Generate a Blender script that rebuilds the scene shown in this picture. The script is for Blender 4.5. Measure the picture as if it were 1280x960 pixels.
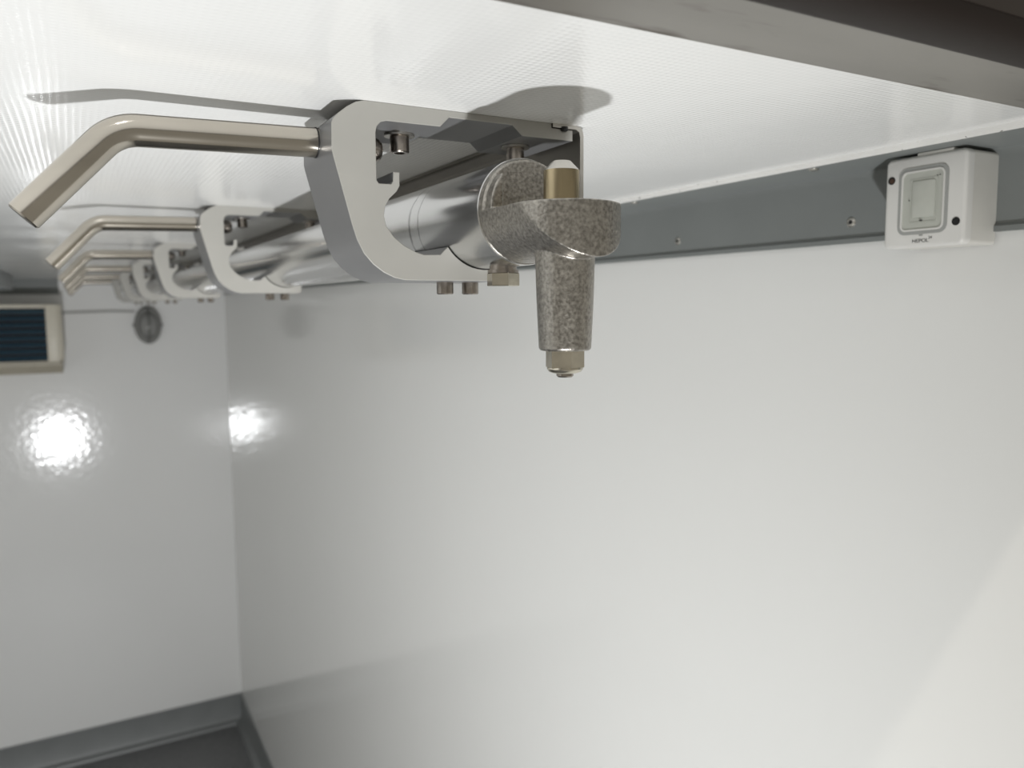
import bpy, bmesh, math, random
from mathutils import Vector, Matrix

random.seed(7)
for o in list(bpy.data.objects):
    bpy.data.objects.remove(o, do_unlink=True)
scene = bpy.context.scene
COL = scene.collection

# ------------------------------------------------------------------ frame of reference
CAM_Z = 2.05                       # camera height above the truck floor (metres)
CEIL = CAM_Z + 0.1157              # ceiling
XR = 0.6112                        # right wall
XL = -1.60                         # left wall
YB = 3.893                         # bulkhead (far wall)
YF = 0.192                          # rear opening of the body
def zc(z):                         # height given relative to the camera
    return CAM_Z + z

# ------------------------------------------------------------------ camera
yaw, pitch, roll = math.radians(28.948), math.radians(5.864), math.radians(0.3696)
fw = Vector((math.sin(yaw)*math.cos(pitch), math.cos(yaw)*math.cos(pitch), -math.sin(pitch)))
rt = Vector((math.cos(yaw), -math.sin(yaw), 0))
dn = fw.cross(rt)
r2 = rt*math.cos(roll) + dn*math.sin(roll)
d2 = -rt*math.sin(roll) + dn*math.cos(roll)
cam_data = bpy.data.cameras.new('camera')
cam = bpy.data.objects.new('camera', cam_data)
COL.objects.link(cam)
m = Matrix((r2, -d2, -fw)).transposed().to_4x4()
m.translation = Vector((0, 0, CAM_Z))
cam.matrix_world = m
cam_data.sensor_width = 36
cam_data.lens = 978.33/1280*36
cam_data.clip_start = 0.01
cam_data.clip_end = 60
cam_data.dof.use_dof = True
cam_data.dof.focus_distance = 0.44
cam_data.dof.aperture_fstop = 9.0
scene.camera = cam

# ------------------------------------------------------------------ world, lights, exposure
world = bpy.data.worlds.new('world')
scene.world = world
world.use_nodes = True
bg = world.node_tree.nodes['Background']
bg.inputs[0].default_value = (1.0, 0.945, 0.82, 1)
bg.inputs[1].default_value = 0.31

def lamp(name, kind, loc, power, color, size):
    d = bpy.data.lights.new(name, kind)
    d.energy = power
    d.color = color
    d.shadow_soft_size = size
    o = bpy.data.objects.new(name, d)
    o.location = loc
    COL.objects.link(o)
    return o
# hand-held work lamp low in the rear doorway, below the camera
key = lamp('work_lamp_light', 'SPOT', (-0.20, -0.44, zc(-1.21)), 150, (0.97, 0.985, 1.0), 0.035)
key.data.spot_size = math.radians(134)
key.data.spot_blend = 1.0
key.rotation_euler = Vector((-0.6, 3.6, 1.5)).to_track_quat('-Z', 'Y').to_euler()
# workshop lamp hanging outside, above and behind the rear header
lamp('workshop_lamp_light', 'POINT', (-2.5, -1.6, zc(4.05)), 150, (1.0, 0.92, 0.80), 0.06)

vs = scene.view_settings
vs.view_transform = 'Standard'
vs.look = 'None'
vs.gamma = 1
vs.use_curve_mapping = False
vs.exposure = 0.0

# ------------------------------------------------------------------ materials
def srgb(r, g, b):
    f = lambda c: (c/255/12.92) if c/255 <= 0.04045 else ((c/255+0.055)/1.055)**2.4
    return (f(r), f(g), f(b), 1)

def mat(name, color, rough=0.5, metal=0.0, spec=0.5, var=0.0, var_scale=40.0, rvar=0.0,
        bump=0.0, bump_scale=200.0, bump_dist=0.001, stretch=None, dark=None, dark_amt=0.0,
        dark_scale=20.0, detail=4.0, coat=0.0, coat_rough=0.05):
    mt = bpy.data.materials.new(name)
    mt.use_nodes = True
    nt = mt.node_tree
    N, L = nt.nodes, nt.links
    b = N['Principled BSDF']
    b.inputs['Base Color'].default_value = color
    b.inputs['Roughness'].default_value = rough
    b.inputs['Metallic'].default_value = metal
    b.inputs['Specular IOR Level'].default_value = spec
    if coat:
        b.inputs['Coat Weight'].default_value = coat
        b.inputs['Coat Roughness'].default_value = coat_rough
    tc = N.new('ShaderNodeTexCoord')
    vec = tc.outputs['Object']
    if stretch:
        mp = N.new('ShaderNodeMapping')
        mp.inputs['Scale'].default_value = stretch
        L.new(vec, mp.inputs['Vector'])
        vec = mp.outputs['Vector']
    col = None
    if var:
        nz = N.new('ShaderNodeTexNoise')
        nz.inputs['Scale'].default_value = var_scale
        nz.inputs['Detail'].default_value = detail
        L.new(vec, nz.inputs['Vector'])
        rp = N.new('ShaderNodeValToRGB')
        rp.color_ramp.elements[0].position = 0.3
        rp.color_ramp.elements[1].position = 0.7
        rp.color_ramp.elements[0].color = tuple(c*(1-var) for c in color[:3]) + (1,)
        rp.color_ramp.elements[1].color = tuple(min(1, c*(1+var)) for c in color[:3]) + (1,)
        L.new(nz.outputs['Fac'], rp.inputs['Fac'])
        col = rp.outputs['Color']
        if rvar:
            mr = N.new('ShaderNodeMapRange')
            mr.inputs['To Min'].default_value = max(0.02, rough-rvar)
            mr.inputs['To Max'].default_value = min(1, rough+rvar)
            L.new(nz.outputs['Fac'], mr.inputs['Value'])
            L.new(mr.outputs['Result'], b.inputs['Roughness'])
    if dark:
        n2 = N.new('ShaderNodeTexNoise')
        n2.inputs['Scale'].default_value = dark_scale
        n2.inputs['Detail'].default_value = 3
        L.new(vec, n2.inputs['Vector'])
        r2_ = N.new('ShaderNodeValToRGB')
        r2_.color_ramp.elements[0].position = 0.66 - dark_amt*0.2
        r2_.color_ramp.elements[1].position = 0.70
        L.new(n2.outputs['Fac'], r2_.inputs['Fac'])
        mx = N.new('ShaderNodeMix')
        mx.data_type = 'RGBA'
        L.new(r2_.outputs['Color'], mx.inputs[0])
        if col:
            L.new(col, mx.inputs[6])
        else:
            mx.inputs[6].default_value = color
        mx.inputs[7].default_value = dark
        col = mx.outputs[2]
    if col:
        L.new(col, b.inputs['Base Color'])
    if bump:
        nb = N.new('ShaderNodeTexNoise')
        nb.inputs['Scale'].default_value = bump_scale
        nb.inputs['Detail'].default_value = 3
        L.new(vec, nb.inputs['Vector'])
        bp = N.new('ShaderNodeBump')
        bp.inputs['Strength'].default_value = bump
        bp.inputs['Distance'].default_value = bump_dist
        L.new(nb.outputs['Fac'], bp.inputs['Height'])
        L.new(bp.outputs['Normal'], b.inputs['Normal'])
    return mt

def panel_mat(name, color, rough, weave, weave_scale, orange, var=0.02):
    """white gel-coat panel; fine woven print-through and orange peel as relief"""
    mt = bpy.data.materials.new(name)
    mt.use_nodes = True
    nt = mt.node_tree
    N, L = nt.nodes, nt.links
    b = N['Principled BSDF']
    b.inputs['Roughness'].default_value = rough
    b.inputs['Specular IOR Level'].default_value = 0.5
    tc = N.new('ShaderNodeTexCoord')
    nz = N.new('ShaderNodeTexNoise')
    nz.inputs['Scale'].default_value = 1.6
    nz.inputs['Detail'].default_value = 3
    L.new(tc.outputs['Object'], nz.inputs['Vector'])
    rp = N.new('ShaderNodeValToRGB')
    rp.color_ramp.elements[0].color = tuple(c*(1-var) for c in color[:3]) + (1,)
    rp.color_ramp.elements[1].color = tuple(min(1, c*(1+var)) for c in color[:3]) + (1,)
    L.new(nz.outputs['Fac'], rp.inputs['Fac'])
    L.new(rp.outputs['Color'], b.inputs['Base Color'])
    # orange peel (large, soft) + fine noise
    n1 = N.new('ShaderNodeTexNoise')
    n1.inputs['Scale'].default_value = 45
    n1.inputs['Detail'].default_value = 2
    L.new(tc.outputs['Object'], n1.inputs['Vector'])
    b1 = N.new('ShaderNodeBump')
    b1.inputs['Strength'].default_value = 1
    b1.inputs['Distance'].default_value = orange
    L.new(n1.outputs['Fac'], b1.inputs['Height'])
    last = b1
    if weave:
        hs = []
        for ax in ('X', 'Y'):
            w = N.new('ShaderNodeTexWave')
            w.wave_type = 'BANDS'
            w.bands_direction = ax
            w.inputs['Scale'].default_value = weave_scale
            w.inputs['Distortion'].default_value = 0.6
            w.inputs['Detail'].default_value = 1
            w.inputs['Detail Scale'].default_value = 0.3
            L.new(tc.outputs['Object'], w.inputs['Vector'])
            hs.append(w.outputs['Fac'])
        mu = N.new('ShaderNodeMath')
        mu.operation = 'MULTIPLY'
        L.new(hs[0], mu.inputs[0])
        L.new(hs[1], mu.inputs[1])
        # the print-through comes and goes across the panel
        n3 = N.new('ShaderNodeTexNoise')
        n3.inputs['Scale'].default_value = 5
        L.new(tc.outputs['Object'], n3.inputs['Vector'])
        m3 = N.new('ShaderNodeMapRange')
        m3.inputs['From Min'].default_value = 0.4
        m3.inputs['From Max'].default_value = 0.62
        m3.inputs['To Min'].default_value = 0.25
        L.new(n3.outputs['Fac'], m3.inputs['Value'])
        mm = N.new('ShaderNodeMath')
        mm.operation = 'MULTIPLY'
        L.new(mu.outputs[0], mm.inputs[0])
        L.new(m3.outputs['Result'], mm.inputs[1])
        b2 = N.new('ShaderNodeBump')
        b2.inputs['Strength'].default_value = 1
        b2.inputs['Distance'].default_value = weave
        L.new(mm.outputs[0], b2.inputs['Height'])
        L.new(b1.outputs['Normal'], b2.inputs['Normal'])
        last = b2
    L.new(last.outputs['Normal'], b.inputs['Normal'])
    return mt

M = {}
M['ceiling'] = panel_mat('ceiling_gelcoat', (0.86, 0.86, 0.845, 1), 0.12, 0.00015, 78, 0.00012)
M['wall'] = panel_mat('wall_gelcoat', (0.85, 0.85, 0.83, 1), 0.115, 0, 0, 0.00016)
M['wall_back'] = panel_mat('bulkhead_gelcoat', (0.85, 0.85, 0.84, 1), 0.10, 0, 0, 0.0005)
M['floor'] = mat('floor_coating', (0.17, 0.172, 0.175, 1), 0.55, var=0.12, var_scale=60, bump=0.4, bump_scale=400)
M['trim'] = mat('grey_trim_paint', (0.215, 0.228, 0.223, 1), 0.42, var=0.04, var_scale=12)
M['skirting'] = mat('grey_skirting', (0.20, 0.21, 0.21, 1), 0.4, var=0.05, var_scale=10)
M['sealant'] = mat('white_sealant', (0.80, 0.79, 0.76, 1), 0.45, var=0.04, dark=(0.12, 0.11, 0.09, 1), dark_scale=160, dark_amt=-0.05)
M['steel_header'] = mat('brushed_header_steel', (0.35, 0.335, 0.31, 1), 0.42, 0.75, var=0.10, var_scale=6,
                        stretch=(0.7, 3, 3), dark=(0.17, 0.15, 0.13, 1), dark_scale=17, dark_amt=0.3)
M['rubber'] = mat('dark_door_seal', (0.016, 0.011, 0.009, 1), 0.55, spec=0.25)
M['outer'] = mat('dark_painted_frame', (0.035, 0.026, 0.021, 1), 0.5, var=0.1)
M['sawn'] = mat('sawn_aluminium', (0.40, 0.39, 0.36, 1), 0.48, 0.12, var=0.03, var_scale=30, bump=0.15, bump_scale=900, bump_dist=0.0002)
M['anodised'] = mat('anodised_aluminium', (0.235, 0.235, 0.237, 1), 0.42, 0.45, var=0.03, var_scale=25, stretch=(1, 0.2, 1))
M['stainless'] = mat('polished_stainless', (0.49, 0.455, 0.40, 1), 0.17, 1.0, var=0.14, var_scale=30, rvar=0.05, stretch=(0.25, 1, 1))
M['tube'] = mat('drawn_aluminium_tube', (0.66, 0.66, 0.655, 1), 0.20, 1.0, var=0.07, var_scale=18, rvar=0.09, stretch=(1, 0.12, 1),
                dark=(0.42, 0.42, 0.41, 1), dark_scale=26, dark_amt=0.0)
def scuff(mt, rings):
    nt = mt.node_tree
    N, L = nt.nodes, nt.links
    b = N['Principled BSDF']
    src = b.inputs['Base Color'].links[0].from_socket
    tc = N.new('ShaderNodeTexCoord')
    sx = N.new('ShaderNodeSeparateXYZ')
    L.new(tc.outputs['Object'], sx.inputs[0])
    nz = N.new('ShaderNodeTexNoise')
    nz.inputs['Scale'].default_value = 130
    L.new(tc.outputs['Object'], nz.inputs['Vector'])
    wob = N.new('ShaderNodeMath'); wob.operation = 'MULTIPLY_ADD'
    wob.inputs[1].default_value = 0.004
    L.new(nz.outputs['Fac'], wob.inputs[0]); L.new(sx.outputs['Y'], wob.inputs[2])
    for y, w in rings:
        c = N.new('ShaderNodeMath'); c.operation = 'COMPARE'
        c.inputs[1].default_value = y; c.inputs[2].default_value = w
        L.new(wob.outputs[0], c.inputs[0])
        g = N.new('ShaderNodeMath'); g.operation = 'MULTIPLY'
        L.new(c.outputs[0], g.inputs[0]); L.new(nz.outputs['Fac'], g.inputs[1])
        mx = N.new('ShaderNodeMix'); mx.data_type = 'RGBA'
        L.new(g.outputs[0], mx.inputs[0]); L.new(src, mx.inputs[6])
        mx.inputs[7].default_value = (0.06, 0.06, 0.06, 1)
        src = mx.outputs[2]
    L.new(src, b.inputs['Base Color'])
scuff(M['tube'], ((0.104, 0.0014), (0.089, 0.0008)))
M['cast'] = mat('cast_aluminium', (0.37, 0.35, 0.318, 1), 0.34, 0.92, var=0.36, var_scale=560, rvar=0.14, detail=9,
                bump=0.35, bump_scale=650, bump_dist=0.0006)
M['brass_steel'] = mat('zinc_yellow_steel', (0.46, 0.385, 0.25, 1), 0.26, 1.0, var=0.15, var_scale=120, stretch=(1, 1, 0.2))
M['zinc'] = mat('zinc_plated_steel', (0.60, 0.56, 0.47, 1), 0.24, 1.0, var=0.12, var_scale=150)
M['screw'] = mat('dull_stainless_screw', (0.36, 0.325, 0.29, 1), 0.25, 1.0, var=0.12, var_scale=300)
M['dark'] = mat('dark_socket', (0.012, 0.012, 0.012, 1), 0.5)
M['sheet'] = mat('stainless_sheet', (0.58, 0.56, 0.52, 1), 0.28, 1.0, var=0.06, var_scale=80)
M['strip'] = mat('shaded_steel_strip', (0.16, 0.15, 0.13, 1), 0.45, 0.8, var=0.1, var_scale=20)  # stainless darkened in colour to hold the shade on the strip's inner face
M['plastic'] = mat('white_switch_plastic', (0.72, 0.71, 0.68, 1), 0.38, var=0.02, var_scale=40)
M['plastic_side'] = mat('ivory_box_plastic', (0.66, 0.645, 0.60, 1), 0.42, var=0.03, var_scale=30)
M['grey_plastic'] = mat('grey_switch_frame', (0.36, 0.365, 0.35, 1), 0.4)
M['membrane'] = mat('clear_switch_membrane', (0.50, 0.51, 0.46, 1), 0.22, var=0.04, var_scale=60)
M['ink'] = mat('black_print', (0.03, 0.03, 0.03, 1), 0.5)
M['brown_screw'] = mat('rusty_recess', (0.07, 0.035, 0.02, 1), 0.6)
M['cream'] = mat('cream_unit_casing', (0.66, 0.62, 0.52, 1), 0.4, var=0.03)
M['tray'] = mat('beige_drip_tray', (0.42, 0.385, 0.31, 1), 0.5, var=0.08, var_scale=15)
M['slat'] = mat('dark_blue_louvre', (0.075, 0.15, 0.21, 1), 0.35)
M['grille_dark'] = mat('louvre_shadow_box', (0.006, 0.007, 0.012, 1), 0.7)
M['lamp_metal'] = mat('grey_lamp_casting', (0.16, 0.16, 0.15, 1), 0.45, 0.3)
M['lamp_glass'] = mat('dull_lamp_glass', (0.30, 0.30, 0.29, 1), 0.15)
M['duct'] = mat('grey_duct_cover', (0.30, 0.315, 0.32, 1), 0.5)
M['cable'] = mat('grey_cable', (0.42, 0.42, 0.40, 1), 0.5)

# ------------------------------------------------------------------ helpers
def link(name, me, material, parent=None, loc=None, smooth=False):
    o = bpy.data.objects.new(name, me)
    COL.objects.link(o)
    if material:
        for mm in (material if isinstance(material, (list, tuple)) else [material]):
            me.materials.append(mm)
    if parent:
        o.parent = parent
    if loc is not None:
        o.location = loc
    return o

def finish(bm, name, angle=35, smooth=True):
    bmesh.ops.recalc_face_normals(bm, faces=bm.faces)
    if smooth:
        for f in bm.faces:
            f.smooth = True
        for e in bm.edges:
            if len(e.link_faces) == 2 and e.calc_face_angle(0) > math.radians(angle):
                e.smooth = False
    me = bpy.data.meshes.new(name)
    bm.to_mesh(me)
    bm.free()
    return me

def box_bm(bm, lo, hi, bevel=0.0, seg=2):
    lo, hi = Vector(lo), Vector(hi)
    vs_ = [bm.verts.new((x, y, z)) for x in (lo.x, hi.x) for y in (lo.y, hi.y) for z in (lo.z, hi.z)]
    idx = [(0, 1, 3, 2), (4, 6, 7, 5), (0, 4, 5, 1), (2, 3, 7, 6), (0, 2, 6, 4), (1, 5, 7, 3)]
    fs = [bm.faces.new([vs_[i] for i in f]) for f in idx]
    if bevel:
        es = list({e for f in fs for e in f.edges})
        bmesh.ops.bevel(bm, geom=es, offset=bevel, segments=seg, profile=0.5, affect='EDGES')
    return bm

def box(name, lo, hi, material, parent=None, bevel=0.0, loc=None):
    bm = bmesh.new()
    box_bm(bm, lo, hi, bevel)
    return link(name, finish(bm, name), material, parent, loc)

def prism_bm(bm, pts, axis, a0, a1):
    """extrude a 2-D polygon along axis: 'y' -> pts are (x,z); 'x' -> (y,z); 'z' -> (x,y)"""
    def v(p, a):
        if axis == 'y': return (p[0], a, p[1])
        if axis == 'x': return (a, p[0], p[1])
        return (p[0], p[1], a)
    A = [bm.verts.new(v(p, a0)) for p in pts]
    B = [bm.verts.new(v(p, a1)) for p in pts]
    n = len(pts)
    f0 = bm.faces.new(A)
    f1 = bm.faces.new(list(reversed(B)))
    for i in range(n):
        bm.faces.new((A[i], B[i], B[(i+1) % n], A[(i+1) % n]))
    return f0, f1

def prism(name, pts, axis, a0, a1, material, parent=None, bevel=0.0, loc=None, angle=35):
    bm = bmesh.new()
    prism_bm(bm, pts, axis, a0, a1)
    bmesh.ops.recalc_face_normals(bm, faces=bm.faces)
    if bevel:
        es = [e for e in bm.edges if len(e.link_faces) == 2 and e.calc_face_angle(0) > math.radians(40)]
        bmesh.ops.bevel(bm, geom=es, offset=bevel, segments=2, profile=0.5, affect='EDGES', clamp_overlap=True)
    return link(name, finish(bm, name, angle), material, parent, loc)

AX = {'z': Matrix.Identity(3), '-z': Matrix.Rotation(math.pi, 3, 'X'),
      'x': Matrix.Rotation(math.pi/2, 3, 'Y'), '-x': Matrix.Rotation(-math.pi/2, 3, 'Y'),
      'y': Matrix.Rotation(-math.pi/2, 3, 'X'), '-y': Matrix.Rotation(math.pi/2, 3, 'X')}

def lathe_bm(bm, prof, origin, axis='z', seg=40, phase=0.0):
    R = AX[axis]
    O = Vector(origin)
    rings = []
    for r, h in prof:
        if r < 1e-7:
            rings.append([bm.verts.new(O + R @ Vector((0, 0, h)))])
        else:
            rings.append([bm.verts.new(O + R @ Vector((r*math.cos(phase+2*math.pi*k/seg), r*math.sin(phase+2*math.pi*k/seg), h))) for k in range(seg)])
    for a, b in zip(rings, rings[1:]):
        if len(a) == 1 and len(b) == 1:
            continue
        for k in range(seg):
            k2 = (k+1) % seg
            if len(a) == 1:
                bm.faces.new((a[0], b[k], b[k2]))
            elif len(b) == 1:
                bm.faces.new((a[k], b[0], a[k2]))
            else:
                bm.faces.new((a[k], b[k], b[k2], a[k2]))
    return bm

def lathe(name, prof, origin, axis, material, parent=None, seg=40, phase=0.0, angle=35, loc=None):
    bm = bmesh.new()
    lathe_bm(bm, prof, origin, axis, seg, phase)
    return link(name, finish(bm, name, angle), material, parent, loc)

def sweep_bm(bm, path, r, seg=28, bevel=0.0):
    P = [Vector(p) for p in path]
    T = []
    for i in range(len(P)):
        a = P[max(0, i-1)]
        b = P[min(len(P)-1, i+1)]
        T.append((b-a).normalized())
    ref = Vector((0, 1, 0)) if abs(T[0].y) < 0.9 else Vector((1, 0, 0))
    rings = []
    stations = [(P[i], T[i], r) for i in range(len(P))]
    if bevel:
        stations[0] = (P[0]+T[0]*bevel, T[0], r)
        stations.insert(0, (P[0], T[0], r-bevel))
        stations[-1] = (P[-1]-T[-1]*bevel, T[-1], r)
        stations.append((P[-1], T[-1], r-bevel))
    for p, t, rr in stations:
        u = (ref - t*ref.dot(t)).normalized()
        w = t.cross(u)
        rings.append([bm.verts.new(p + (u*math.cos(2*math.pi*k/seg) + w*math.sin(2*math.pi*k/seg))*rr) for k in range(seg)])
    for a, b in zip(rings, rings[1:]):
        for k in range(seg):
            bm.faces.new((a[k], b[k], b[(k+1) % seg], a[(k+1) % seg]))
    bm.faces.new(rings[0])
    bm.faces.new(list(reversed(rings[-1])))
    return bm

def sweep(name, path, r, material, parent=None, seg=28, bevel=0.0, loc=None):
    bm = bmesh.new()
    sweep_bm(bm, path, r, seg, bevel)
    return link(name, finish(bm, name, 40), material, parent, loc)

def rrect(cx, cy, w, h, r, n=6):
    pts = []
    for (sx, sy, a0) in ((1, 1, 0), (-1, 1, 90), (-1, -1, 180), (1, -1, 270)):
        for k in range(n+1):
            a = math.radians(a0 + 90*k/n)
            pts.append((cx + sx*(w/2-r) + r*math.cos(a), cy + sy*(h/2-r) + r*math.sin(a)))
    return pts

def empty(name, loc, label=None, cat=None, group=None):
    o = bpy.data.objects.new(name, None)
    o.empty_display_size = 0.02
    COL.objects.link(o)
    o.location = loc
    if label: o['label'] = label
    if cat: o['category'] = cat
    if group: o['group'] = group
    return o

def tag(o, label, cat, group=None):
    o['label'] = label
    o['category'] = cat
    if group: o['group'] = group
    return o

def struct(o, label, cat):
    o['kind'] = 'structure'
    o['label'] = label
    o['category'] = cat
    return o

def copy_tree(o, parent=None):
    c = o.copy()
    COL.objects.link(c)
    c.parent = parent
    for ch in list(o.children):
        copy_tree(ch, c)
    return c

# ------------------------------------------------------------------ the truck body
T = 0.06
struct(box('floor', (XL-T, YF, -T), (XR+T, YB+T, 0), M['floor']), 'dark grey coated floor of the truck body', 'floor')
struct(box('ceiling', (XL-T, YF, CEIL), (XR+T, YB+T, CEIL+T), M['ceiling']), 'glossy white ceiling panel with fine woven texture', 'ceiling')
struct(box('wall_right', (XR, YF, 0), (XR+T, YB+T, CEIL), M['wall']), 'large glossy white side wall on the right', 'wall')
struct(box('wall_back', (XL-T, YB, 0), (XR, YB+T, CEIL), M['wall_back']), 'glossy white bulkhead wall at the far end', 'wall')
struct(box('wall_left', (XL-T, YF, 0), (XL, YB, CEIL), M['wall']), 'white side wall on the left, outside the view', 'wall')

# ceiling angle along the right wall: flange on the ceiling + flange on the wall
FL = XR - 0.5455                 # width of the ceiling flange
ZCB = zc(0.0515)                 # lower edge of the wall flange
th = 0.003
cove_pts = [(XR, CEIL), (XR-FL, CEIL), (XR-FL, CEIL-th), (XR-0.009, CEIL-th), (XR-0.006, CEIL-th-0.0012),
            (XR-th-0.0005, CEIL-th-0.006), (XR-th, ZCB+0.006), (XR-th-0.0025, ZCB+0.004), (XR-th-0.0025, ZCB), (XR, ZCB)]
trim1 = struct(prism('trim_1', cove_pts, 'y', YF+0.02, YB, M['trim']), 'grey metal corner angle between ceiling and right wall', 'trim')
prism('sealant', [(XR-FL+0.001, CEIL), (XR-FL-0.0045, CEIL), (XR-FL-0.003, CEIL-0.0022), (XR-FL+0.001, CEIL-0.0036)], 'y', YF+0.02, YB, M['sealant'], trim1)
def rivet(loc, axis, parent):
    o = lathe('rivet', [(0.0047, 0), (0.0045, 0.0006), (0.0033, 0.0013), (0.0020, 0.0015), (0.0018, 0.0008), (0, 0.0008)], (0, 0, 0), axis, M['sheet'], parent, 20, loc=loc)
    h = lathe('rivet_hole', [(0.0019, 0), (0.0019, 0.0004), (0, 0.0004)], (0, 0, 0), axis, M['dark'], o, 12,
              loc=tuple(0.0010*c for c in (AX[axis] @ Vector((0, 0, 1)))))
    return o
for y in (0.4729, 0.7038, 0.95, 1.20, 1.45, 1.70, 1.95, 2.2):
    rivet((XR-th, y, zc(0.0702)), '-x', trim1)
for y in (0.4735, 0.72, 0.97):
    rivet((0.558, y, CEIL-th), '-z', trim1)
# the same angle along the bulkhead
trim2 = struct(prism('trim_2', [(YB, CEIL), (YB-0.066, CEIL), (YB-0.066, CEIL-th), (YB-th, CEIL-th), (YB-th, ZCB), (YB, ZCB)], 'x', XL, -0.062, M['trim']),
               'grey metal corner angle above the far wall', 'trim')

# skirtings
sk = [(0, 0.144), (0.006, 0.140), (0.006, 0.030), (0.012, 0.018), (0.032, 0.012), (0.036, 0.0), (0, 0)]
struct(prism('baseboard_back', [(YB-a, b) for a, b in sk], 'x', XL, XR, M['skirting']), 'grey skirting profile along the far wall', 'baseboard')
struct(prism('baseboard_right', [(XR-a, b) for a, b in sk], 'y', YF, YB-0.006, M['skirting']), 'dark grey skirting along the right wall', 'baseboard')

# header of the rear doorway: stainless strip under the ceiling and the dark seal at its outer edge
HZ = CEIL - 0.004
header = struct(box('trim_3', (XL, 0.212, HZ), (XR, 0.2675, CEIL), M['steel_header']), 'stained brushed steel header strip of the rear doorway', 'trim')
seal_pts = []
for k in range(13):
    a = math.pi + math.pi*k/12
    seal_pts.append((0.2045 + 0.0145*math.cos(a), HZ + 0.002 + 0.009*math.sin(a)))
prism('door_seal', seal_pts + [(0.219, CEIL), (0.190, CEIL)], 'x', XL, XR, M['rubber'], header)
box('outer_frame', (XL-T, 0.1665, CEIL+0.045), (XR+T, 0.1915, CEIL+0.40), M['outer'], header, 0.002)
box('outer_frame', (XL-T, 0.1895, CEIL-0.001), (XR+T, 0.1919, CEIL+0.05), M['outer'], header)

# ------------------------------------------------------------------ rail brackets
BX = 0.2                         # local origin of a bracket: on the ceiling, at its front face
BT = 0.062                       # thickness along the rail
CX, CZ, RT = 0.2259, 0.0517, 0.030
prof = [(149.8, 115.7), (144.7, 114.4), (139.5, 111.3), (134.4, 107.2), (131.3, 103.9), (130.3, 101.2), (130.0, 87.0), (130.6, 84.1),
        (135.8, 64.4), (140.6, 45.9), (143.4, 37.0), (147.2, 29.5), (152.7, 23.3), (159.1, 18.7), (165.6, 15.7), (172.5, 14.3)]
prof += [(240, 14.3), (243.5, 16.5)]
a0 = math.degrees(math.atan2(-0.0242, 0.0185))
a1 = -180 + math.degrees(math.atan2(17.3, 25.9))
n = 14
arc = []
for k in range(n+1):
    a = math.radians(a0 + (a1-a0)*k/n)
    arc.append((CX*1000 + 30.5*math.cos(a), CZ*1000 + 30.5*math.sin(a)))
prof += arc
prof += [(197.8, 32.4), (195.5, 29.9), (184.6, 29.6), (179.5, 31.1), (171.9, 34.8), (166.2, 39.2), (161.4, 45.3), (159.9, 51.3), (160.9, 57.1), (163.4, 61.5),
         (168.1, 65.9), (170.0, 69.2), (170.1, 77.0), (166.3, 77.0), (166.0, 71.6), (164.9, 69.9), (157.3, 69.8), (156.0, 71.6),
         (156.0, 98.4), (156.8, 101.9), (159.1, 104.5), (162.5, 105.6), (196.6, 105.7), (202.4, 111.6), (246.0, 111.6), (253.0, 105.7),
         (291.2, 105.9), (291.2, 112.8), (275.0, 112.8), (275.0, 115.7)]
prof = [(x/1000-BX, z/1000-0.1157) for x, z in prof]

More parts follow.
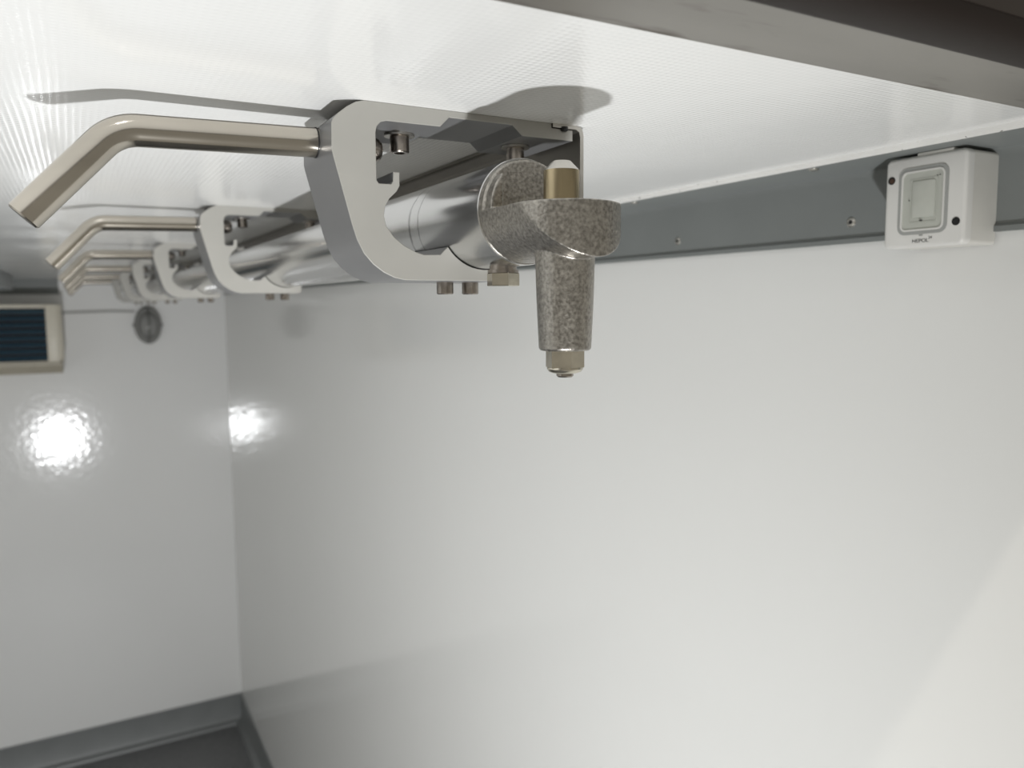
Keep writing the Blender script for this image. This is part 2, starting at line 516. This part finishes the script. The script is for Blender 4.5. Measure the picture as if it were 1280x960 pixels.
BG = 'brackets carrying the overhead rail'
def build_bracket():
    root = empty('rail_bracket', (BX, 0.442, CEIL), 'nearest C-shaped aluminium rail bracket, largest in view', 'bracket', BG)
    bm = bmesh.new()
    prism_bm(bm, prof, 'y', 0, BT)
    bmesh.ops.recalc_face_normals(bm, faces=bm.faces)
    for f in bm.faces:
        f.material_index = 0 if abs(f.normal.y) > 0.9 else 1
    rim = [e for e in bm.edges if len({f.material_index for f in e.link_faces}) == 2]
    bmesh.ops.bevel(bm, geom=rim, offset=0.00035, segments=1, affect='EDGES', material=0)
    link('profile', finish(bm, 'profile', 28), [M['sawn'], M['anodised']], root)
    # guide rod: leaves the left flank, then bends down at about 48 degrees
    ym = BT/2 + 0.0005
    x0, z0 = 0.1295-BX, 0.0958-0.1157
    A = Vector((x0, ym, z0))
    Bp = Vector((0.0235-BX, ym, 0.0932-0.1157))
    Cp = Vector((-0.0214-BX, ym, 0.0452-0.1157))
    d1 = (A-Bp).normalized()
    d2_ = (Cp-Bp).normalized()
    ang = math.acos(max(-1, min(1, d1.dot(d2_))))
    rb = 0.026
    tl = rb/math.tan(ang/2)
    s0, s1 = Bp+d1*tl, Bp+d2_*tl
    ctr = Bp + (d1+d2_).normalized()*(rb/math.sin(ang/2))
    u, v = s0-ctr, s1-ctr
    th_ = u.angle(v)
    path = [A + Vector((0.004, 0, 0)), A, A.lerp(s0, 0.5)]
    for k in range(13):
        t = k/12
        path.append(ctr + (u*math.sin((1-t)*th_) + v*math.sin(t*th_))/math.sin(th_))
    path += [s1.lerp(Cp, 0.5), Cp]
    rod = sweep('guide_rod', path, 0.0086, M['stainless'], root, 32, 0.0008)
    lathe('rod_gap', [(0.0080, -0.0004), (0.0089, -0.0004), (0.0089, 0.0004), (0.0080, 0.0004)], tuple(A), '-x', M['dark'], rod, 32)  # thin black ring painted in for the dark gap where rod meets flank
    # cap screws holding the bracket to the ceiling
    cap = [(0, 0), (0.0057, 0), (0.0060, 0.0004), (0.0060, 0.0095), (0.0054, 0.0103), (0.0034, 0.0103), (0.0034, 0.006), (0, 0.006)]
    for x in (0.1825, 0.2655):
        zt = 0.1056-0.1157
        s = lathe('cap_screw', cap, (x-BX, ym, zt-0.0012), '-z', M['screw'], root, 28)
        lathe('washer', [(0.003, 0), (0.0095, 0), (0.0095, 0.0014), (0.003, 0.0014)], (x-BX, ym, zt), '-z', M['sheet'], s, 28)
    # button-head screw of the guide rod, on the inner flank
    lathe('button_screw', [(0.0088, -0.0005), (0.0088, 0.0030), (0.0078, 0.0034), (0.0078, 0.0090), (0.0070, 0.0116), (0.0052, 0.0136), (0.0033, 0.0140), (0.003, 0.0100), (0, 0.0100)],
          (0.156-BX, ym, 0.0945-0.1157), 'x', M['screw'], root, 28)
    # two cap screws from below
    for x in (0.2122, 0.2305):
        lathe('cap_screw', [(0, -0.001), (0.0054, -0.001), (0.0055, 0.0003), (0.0055, 0.0074), (0.0050, 0.0080), (0.0030, 0.0080), (0.0030, 0.004), (0, 0.004)],
              (x-BX, ym, 0.0143-0.1157), '-z', M['screw'], root, 28)
    lathe('plate_screw', [(0.0026, -0.001), (0.0026, 0.0010), (0.0018, 0.0018), (0, 0.0020)], (0.2841-BX, -0.0006, 0.1131-0.1157), '-z', M['dark'], root, 16)
    return root

proto = build_bracket()
blabels = ['second C-shaped aluminium rail bracket from the camera', 'third C-shaped aluminium rail bracket from the camera',
           'fourth rail bracket from the camera, small and slightly blurred', 'fifth rail bracket from the camera, last but one of the row',
           'sixth and farthest rail bracket, close to the far wall']
for y, lb in zip((0.975, 1.600, 2.235, 2.875, 3.48), blabels):
    c = copy_tree(proto)
    c.location = (BX, y, CEIL)
    c['label'] = lb

# ------------------------------------------------------------------ the rail: tube + end coupling
YT = 0.392
rail = empty('overhead_rail', (CX, YT, zc(CZ)), 'long shiny aluminium tube rail with cast pin coupling on its end', 'rail')
L_ = 3.84 - YT
lathe('tube', [(0.0262, 0.03), (0.0262, 0.0006), (0.0268, 0), (0.0296, 0), (0.0300, 0.0005), (0.0300, L_), (0.0262, L_), (0.0262, L_-0.03)], (0, 0, 0), 'y', M['tube'], rail, 72)

# bent stainless strip running along the right ends of the brackets
sp = [(0.2752, 0.1157), (0.2925, 0.1157), (0.2965, 0.1148), (0.2985, 0.1125), (0.2990, 0.1095), (0.2990, 0.054), (0.2963, 0.054), (0.2963, 0.1085),
      (0.2955, 0.1118), (0.2930, 0.1132), (0.2752, 0.1132)]
bm = bmesh.new()
prism_bm(bm, [(x, z-0.1157) for x, z in sp], 'y', -0.0012, 3.84-0.442)
bmesh.ops.recalc_face_normals(bm, faces=bm.faces)
for f in bm.faces:
    f.material_index = 0 if abs(f.normal.y) > 0.9 else 1
tag(link('guard_strip', finish(bm, 'guard_strip'), [M['sheet'], M['strip']], None, (0, 0.442, CEIL)),
    'long bent stainless strip beside the rail, its front edge by the pin', 'strip')

# coupling: separate solids fused into one cast skin (local frame: x, y from tube end towards camera = -y, z)
def half_disc(r, lower=True, zcut=0.0, n=32):
    pts = []
    a_s, a_e = (math.pi, 2*math.pi) if lower else (0, math.pi)
    for k in range(n+1):
        a = a_s + (a_e-a_s)*k/n
        pts.append((r*math.cos(a), r*math.sin(a)))
    if lower and zcut:
        pts += [(r, zcut), (-r, zcut)]
    return pts
bm = bmesh.new()
lathe_bm(bm, [(0, 0), (0.0283, 0), (0.0288, 0.0006), (0.0288, 0.0035), (0.0260, 0.0040), (0.0260, 0.014), (0, 0.014)], (0, -0.004, 0), 'y', 64)       # plug disc filling the tube end
AXP = -0.042                                                                                  # pin axis in front of the tube end
# lower half cylinder reaching to the front, its end rounded in steps
RL = 0.0290
prev = None
stations = [0.0, -0.01, -0.02, -0.03, AXP] + [AXP - RL*math.sin(math.radians(q)) for q in (10, 20, 30, 40, 50, 60, 68, 76, 82, 87)]
for y in stations:
    w = RL if y >= AXP else math.sqrt(max(1e-9, RL*RL-(y-AXP)**2))
    pts_ = [(-w, -0.0008)]
    for k in range(25):
        x = -w*math.cos(math.pi*k/24)
        pts_.append((x, min(-0.0009, -math.sqrt(max(0.0, RL*RL-x*x))) ))
    pts_.append((w, -0.0008))
    ring = [bm.verts.new((p[0], y, p[1])) for p in pts_]
    if prev:
        for k in range(len(ring)):
            bm.faces.new((prev[k], ring[k], ring[(k+1) % len(ring)], prev[(k+1) % len(ring)]))
    else:
        bm.faces.new(ring)
    prev = ring
bm.faces.new(list(reversed(prev)))
# proud segment left of the vertical recess, upper half
seg_pts = []
xs = -0.0200
a_hit = math.acos(xs/0.0277)
for k in range(13):
    a = a_hit + (math.pi-a_hit)*k/12
    seg_pts.append((0.0277*math.cos(a), 0.0277*math.sin(a)))
seg_pts += [(-0.0277, -0.004), (xs, -0.004)]
prism_bm(bm, seg_pts, 'y', -0.012, 0.002)
# pin housing below, tapering downwards
lathe_bm(bm, [(0, 0.0), (0.0150, 0.0), (0.0158, -0.024), (0.0151, -0.050), (0.0139, -0.0755), (0.0128, -0.0766), (0, -0.0766)], (0, AXP, 0), 'z', 56)
bmesh.ops.recalc_face_normals(bm, faces=bm.faces)
tmp_me = bpy.data.meshes.new('cast_tmp')
bm.to_mesh(tmp_me)
bm.free()
tmp = bpy.data.objects.new('cast_tmp', tmp_me)
COL.objects.link(tmp)
rm = tmp.modifiers.new('r', 'REMESH')
rm.mode = 'VOXEL'
rm.voxel_size = 0.00055
sm = tmp.modifiers.new('s', 'SMOOTH')
sm.factor = 0.5
sm.iterations = 7
dg = bpy.context.evaluated_depsgraph_get()
cast_me = bpy.data.meshes.new_from_object(tmp.evaluated_get(dg))
bpy.data.objects.remove(tmp)
for p in cast_me.polygons:
    p.use_smooth = True
cast_me.name = 'end_coupling'
cast_me.materials.clear()
coupling = link('end_coupling', cast_me, M['cast'], rail)
coupling['label'] = 'mottled grey cast metal end coupling'
# pin with chamfered tip
pin = lathe('pin', [(0, -0.02), (0.0094, -0.02), (0.0094, 0.0165), (0, 0.0165)], (-0.0022, AXP, 0), 'z', M['brass_steel'], coupling, 40, angle=20)
lathe('pin_tip', [(0.0094, 0.0165), (0.0048, 0.0213), (0, 0.0213)], (-0.0022, AXP, 0), 'z', M['sheet'], pin, 40, angle=20)
pin['label'] = 'yellowish steel pin with chamfered tip'
# stop nut under the housing
def hex_bm(bm, R_, h0, h1, ch, origin, phase):
    O = Vector(origin)
    rings = []
    for r, h in ((R_-ch, h0), (R_, h0-ch*0.55), (R_, h1+ch*0.55), (R_-ch, h1)):
        rings.append([bm.verts.new(O+Vector((r*math.cos(phase+k*math.pi/3), r*math.sin(phase+k*math.pi/3), h))) for k in range(6)])
    for a, b in zip(rings, rings[1:]):
        for k in range(6):
            bm.faces.new((a[k], b[k], b[(k+1) % 6], a[(k+1) % 6]))
    bm.faces.new(rings[0])
    bm.faces.new(list(reversed(rings[-1])))
ZN = -0.0766
bm = bmesh.new()
hex_bm(bm, 0.0104, ZN+0.0004, ZN-0.0092, 0.0007, (0, AXP, 0), math.radians(-44))
nut = link('lock_nut', finish(bm, 'lock_nut', 20), M['zinc'], coupling)
lathe('nut_collar', [(0, 0), (0.0094, 0), (0.0097, 0.0010), (0.0086, 0.0024), (0.0066, 0.0032), (0.0050, 0.0034)], (0, AXP, ZN-0.0088), '-z', M['zinc'], nut, 32)
lathe('bolt_end', [(0.0046, 0), (0.0046, 0.0034), (0.0038, 0.0042), (0, 0.0042)], (0, AXP, ZN-0.0100), '-z', M['screw'], nut, 24)
# hexagon bolt clamping the coupling from below the tube
YH = 0.0265
bm = bmesh.new()
hex_bm(bm, 0.0099, -0.0334, -0.0412, 0.0006, (0, YH, 0), math.radians(-40))
hb = link('hex_bolt', finish(bm, 'hex_bolt', 20), M['zinc'], rail)
lathe('washer', [(0.004, 0), (0.0094, 0), (0.0094, 0.0018), (0.004, 0.0018)], (0, YH, -0.0316), '-z', M['screw'], hb, 32)
lathe('spacer', [(0.004, 0), (0.0082, 0), (0.0082, 0.004), (0.004, 0.004)], (0, YH, -0.0282), '-z', M['screw'], hb, 24)

# ------------------------------------------------------------------ light switch box on the right wall
SX = 0.568
sw = empty('switch_box', (XR-th, 0.3795, zc(0.0418)), 'white surface-mounted light switch box on the grey corner angle', 'switch')
def wl(v):                        # world -> local of the switch
    return (v[0]-sw.location.x, v[1]-sw.location.y, v[2]-sw.location.z)
y0, y1 = 0.3465-0.3795, 0.4110-0.3795
zt = 0.0682
bm = bmesh.new()
prism_bm(bm, rrect((y0+y1)/2, zt/2, y1-y0, zt, 0.003, 4), 'x', -0.031, 0.0)
link('box_base', finish(bm, 'box_base'), M['plastic_side'], sw)
cov = SX-sw.location.x
bm = bmesh.new()
prism_bm(bm, rrect((y0+y1)/2, zt/2, y1-y0+0.001, zt+0.001, 0.0045, 6), 'x', cov, -0.0315)
bmesh.ops.recalc_face_normals(bm, faces=bm.faces)
es = [e for e in bm.edges if abs(e.verts[0].co.x-cov) < 1e-6 and abs(e.verts[1].co.x-cov) < 1e-6]
bmesh.ops.bevel(bm, geom=es, offset=0.0028, segments=4, profile=0.5, affect='EDGES')
cover = link('cover', finish(bm, 'cover'), M['plastic'], sw)
# window: grey rounded ring, membrane, rocker behind it
wy, wz = 0.3790-0.3795, 0.0762-0.0418
WW, WH = 0.0400, 0.0505
def ring_plate(name, outer, inner, x0, x1, material, parent, bevel=0.0):
    bm = bmesh.new()
    k = len(outer)
    vs4 = []
    for pts, x in ((outer, x0), (inner, x0), (outer, x1), (inner, x1)):
        vs4.append([bm.verts.new((x, p[0], p[1])) for p in pts])
    o0, i0, o1, i1 = vs4
    for j in range(k):
        j2 = (j+1) % k
        bm.faces.new((o0[j], o0[j2], i0[j2], i0[j]))
        bm.faces.new((o1[j], i1[j], i1[j2], o1[j2]))
        bm.faces.new((o0[j], o1[j], o1[j2], o0[j2]))
        bm.faces.new((i0[j], i0[j2], i1[j2], i1[j]))
    return link(name, finish(bm, name), material, parent)
ring_plate('window_frame', rrect(wy, wz, WW, WH, 0.0062), rrect(wy, wz, WW-0.0052, WH-0.0052, 0.0046), cov-0.0007, cov+0.001, M['grey_plastic'], cover)
ring_plate('window_lip', rrect(wy, wz, WW-0.0050, WH-0.0050, 0.0046), rrect(wy, wz, WW-0.0076, WH-0.0076, 0.0036), cov-0.0013, cov+0.001, M['plastic'], cover)
prism('membrane', rrect(wy, wz, WW-0.007, WH-0.007, 0.0036), 'x', cov-0.0005, cov+0.001, M['membrane'], cover)
ring_plate('rocker_edge', rrect(wy-0.0010, wz, 0.0225, 0.0330, 0.0018), rrect(wy-0.0010, wz, 0.0210, 0.0315, 0.0012), cov-0.0009, cov, M['membrane'], cover)
prism('rocker', rrect(wy-0.0010, wz+0.001, 0.0185, 0.0275, 0.0015), 'x', cov-0.0014, cov, M['membrane'], cover, bevel=0.0004)
for (y, z, w, h) in ((0.3795-0.3795, 0.0612-0.0418, 0.0022, 0.0006), (0.3655-0.3795, 0.0935-0.0418, 0.0006, 0.0006), (0.3675-0.3795, 0.0933-0.0418, 0.0006, 0.0006), (0.3895-0.3795, 0.077-0.0418, 0.0008, 0.0008)):
    prism('dirt_speck', rrect(y, z, w, h, 0.0003, 3), 'x', cov-0.0016, cov-0.0004, M['ink'], cover)
for (y, z, mm) in ((0.4058, 0.0942, 'brown_screw'), (0.3523, 0.0581, 'dark')):
    h = lathe('screw_hole', [(0.0030, -0.0005), (0.0030, 0.0004), (0.0026, 0.0005), (0.0025, 0.0001), (0, 0.0001)], (cov, y-0.3795, z-0.0418), '-x', M['dark'], cover, 24)
    lathe('screw_head', [(0.0018, 0), (0.0018, 0.0006), (0, 0.0007)], (cov, y-0.3795-0.0004, z-0.0418-0.0003), '-x', M[mm], h, 16)
prism('latch_mark', rrect(0.3794-0.3795, 0.0500-0.0418, 0.0030, 0.0010, 0.0004, 3), 'x', cov-0.0003, cov+0.0003, M['grey_plastic'], cover)
def lettering(text, size, y, z, parent):
    cu = bpy.data.curves.new('lettering', 'FONT')
    cu.body = text
    cu.size = size
    cu.extrude = 0.00005
    cu.space_character = 0.95
    t = bpy.data.objects.new('t', cu)
    COL.objects.link(t)
    me = bpy.data.meshes.new_from_object(t.evaluated_get(bpy.context.evaluated_depsgraph_get()))
    bpy.data.objects.remove(t)
    # text +x -> world -y (read from inside the body), text +y -> world z, facing -x
    for v in me.vertices:
        x_, y_ = v.co.x*1.18, v.co.y
        v.co = Vector((cov-0.00012-v.co.z, y-x_, z+y_))
    me.materials.clear()
    me.name = 'lettering'
    return link('lettering', me, M['ink'], parent)
lettering('HEPOL', 0.0039, 0.3865-0.3795, 0.0447-0.0418, cover)
lettering('24', 0.0027, 0.3733-0.3795, 0.0470-0.0418, cover)
# seam between cover and base, cable entry on top
box('cable_entry', (cov+0.0012, 0.3575-0.3795, zt-0.001), (-0.008, 0.386-0.3795, CEIL-th-sw.location.z-0.0003), M['plastic_side'], sw, 0.0006)

# ------------------------------------------------------------------ far end of the body
# evaporator with louvred front
AY, AXR, AXL = 3.65, -0.0680, -0.95
AZT, AZB = zc(0.0085), zc(-0.2235)
ac = empty('evaporator_unit', ((AXL+AXR)/2, (AY+YB)/2, AZB), 'cream cooling unit with dark blue louvres on the far wall', 'cooling unit')
ox, oy, oz = ac.location
def loc_box(name, lo, hi, material, parent, bevel=0.0):
    return box(name, (lo[0]-ox, lo[1]-oy, lo[2]-oz), (hi[0]-ox, hi[1]-oy, hi[2]-oz), material, parent, bevel)
loc_box('casing', (AXL, AY+0.03, AZB), (AXR+0.012, YB, AZT), M['cream'], ac, 0.004)
FWR = 0.0425
bm = bmesh.new()
for lo, hi in (((AXR-FWR, AY, AZB), (AXR, AY+0.03, AZT)), ((AXL, AY, AZB), (AXL+FWR, AY+0.03, AZT)),
               ((AXL+FWR, AY, AZT-0.014), (AXR-FWR, AY+0.03, AZT)), ((AXL+FWR, AY, AZB), (AXR-FWR, AY+0.03, AZB+0.006))):
    box_bm(bm, (lo[0]-ox, lo[1]-oy, lo[2]-oz), (hi[0]-ox, hi[1]-oy, hi[2]-oz), 0.001)
grille_frame = link('grille_frame', finish(bm, 'grille_frame'), M['cream'], ac)
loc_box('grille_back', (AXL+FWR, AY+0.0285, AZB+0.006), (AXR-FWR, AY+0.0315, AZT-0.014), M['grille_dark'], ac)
ns = 8
zz0, zz1 = AZB+0.006, AZT-0.014
pitch_ = (zz1-zz0)/ns
slat_me = None
for k in range(ns):
    zc_ = zz0 + (k+0.5)*pitch_
    if slat_me is None:
        bm = bmesh.new()
        w = (AXR-FWR)-(AXL+FWR)
        prism_bm(bm, [(-0.012, -0.0065), (-0.0105, -0.0075), (0.012, 0.0055), (0.0105, 0.0070)], 'x', -w/2, w/2)
        s = link('louvre', finish(bm, 'louvre'), M['slat'], ac)
        slat_me = s.data
    else:
        s = bpy.data.objects.new('louvre', slat_me)
        COL.objects.link(s)
        s.parent = ac
    s.location = ((AXL+AXR)/2-ox, AY+0.0145-oy, zc_-oz)
tray = prism('drip_tray', [(AY-0.006-oy, AZB-oz), (AY-0.006-oy, AZB-0.012-oz), (AY+0.03-oy, AZB-0.046-oz), (YB-oy, AZB-0.046-oz), (YB-oy, AZB-oz)], 'x', AXL-ox, AXR+0.006-ox, M['tray'], ac)

# grey duct cover under the ceiling left of the cooling unit
tag(box('duct_cover', (-1.15, 2.85, zc(0.062)), (-0.205, 3.52, CEIL-0.001), M['duct'], None, 0.003), 'grey duct cover under the ceiling in front of the cooling unit', 'duct')

# oval bulkhead fitting
lampo = empty('bulkhead_lamp', (0.2775, YB, zc(-0.0855)), 'oval dark grey bulkhead lamp high on the far wall', 'lamp')
def ellipse_lathe(name, prof_, sx, sz, material, parent, seg=40):
    bm = bmesh.new()
    lathe_bm(bm, prof_, (0, 0, 0), '-y', seg)
    for v in bm.verts:
        v.co.x *= sx
        v.co.z *= sz
    return link(name, finish(bm, name), material, parent)
ellipse_lathe('lamp_base', [(0, 0), (1.0, 0), (1.0, 0.028), (0.93, 0.036), (0.72, 0.036), (0.70, 0.028), (0, 0.028)], 0.056, 0.083, M['lamp_metal'], lampo)
ellipse_lathe('lamp_glass', [(0.70, 0.026), (0.66, 0.045), (0.52, 0.060), (0.3, 0.069), (0, 0.072)], 0.056, 0.083, M['lamp_glass'], lampo)
pts = [(0, -0.030, 0.076), (0, -0.060, 0.060), (0, -0.076, 0.03), (0, -0.080, 0), (0, -0.076, -0.03), (0, -0.060, -0.060), (0, -0.030, -0.076)]
sweep('guard_bar', pts, 0.004, M['lamp_metal'], lampo, 12)
for s_ in (-1, 1):
    box('mounting_lug', (s_*0.056-0.006, -0.012, -0.008), (s_*0.056+0.006, 0, 0.008), M['lamp_metal'], lampo, 0.002)
# cable from the lamp to the cooling unit
cab = tag(sweep('supply_cable', [(AXR+0.012, YB-0.006, zc(-0.027)), (0.05, YB-0.005, zc(-0.0235)), (0.14, YB-0.005, zc(-0.021)), (0.226, YB-0.005, zc(-0.024))], 0.005, M['cable'], None, 10),
          'thin grey cable on the far wall beside the oval lamp', 'cable')
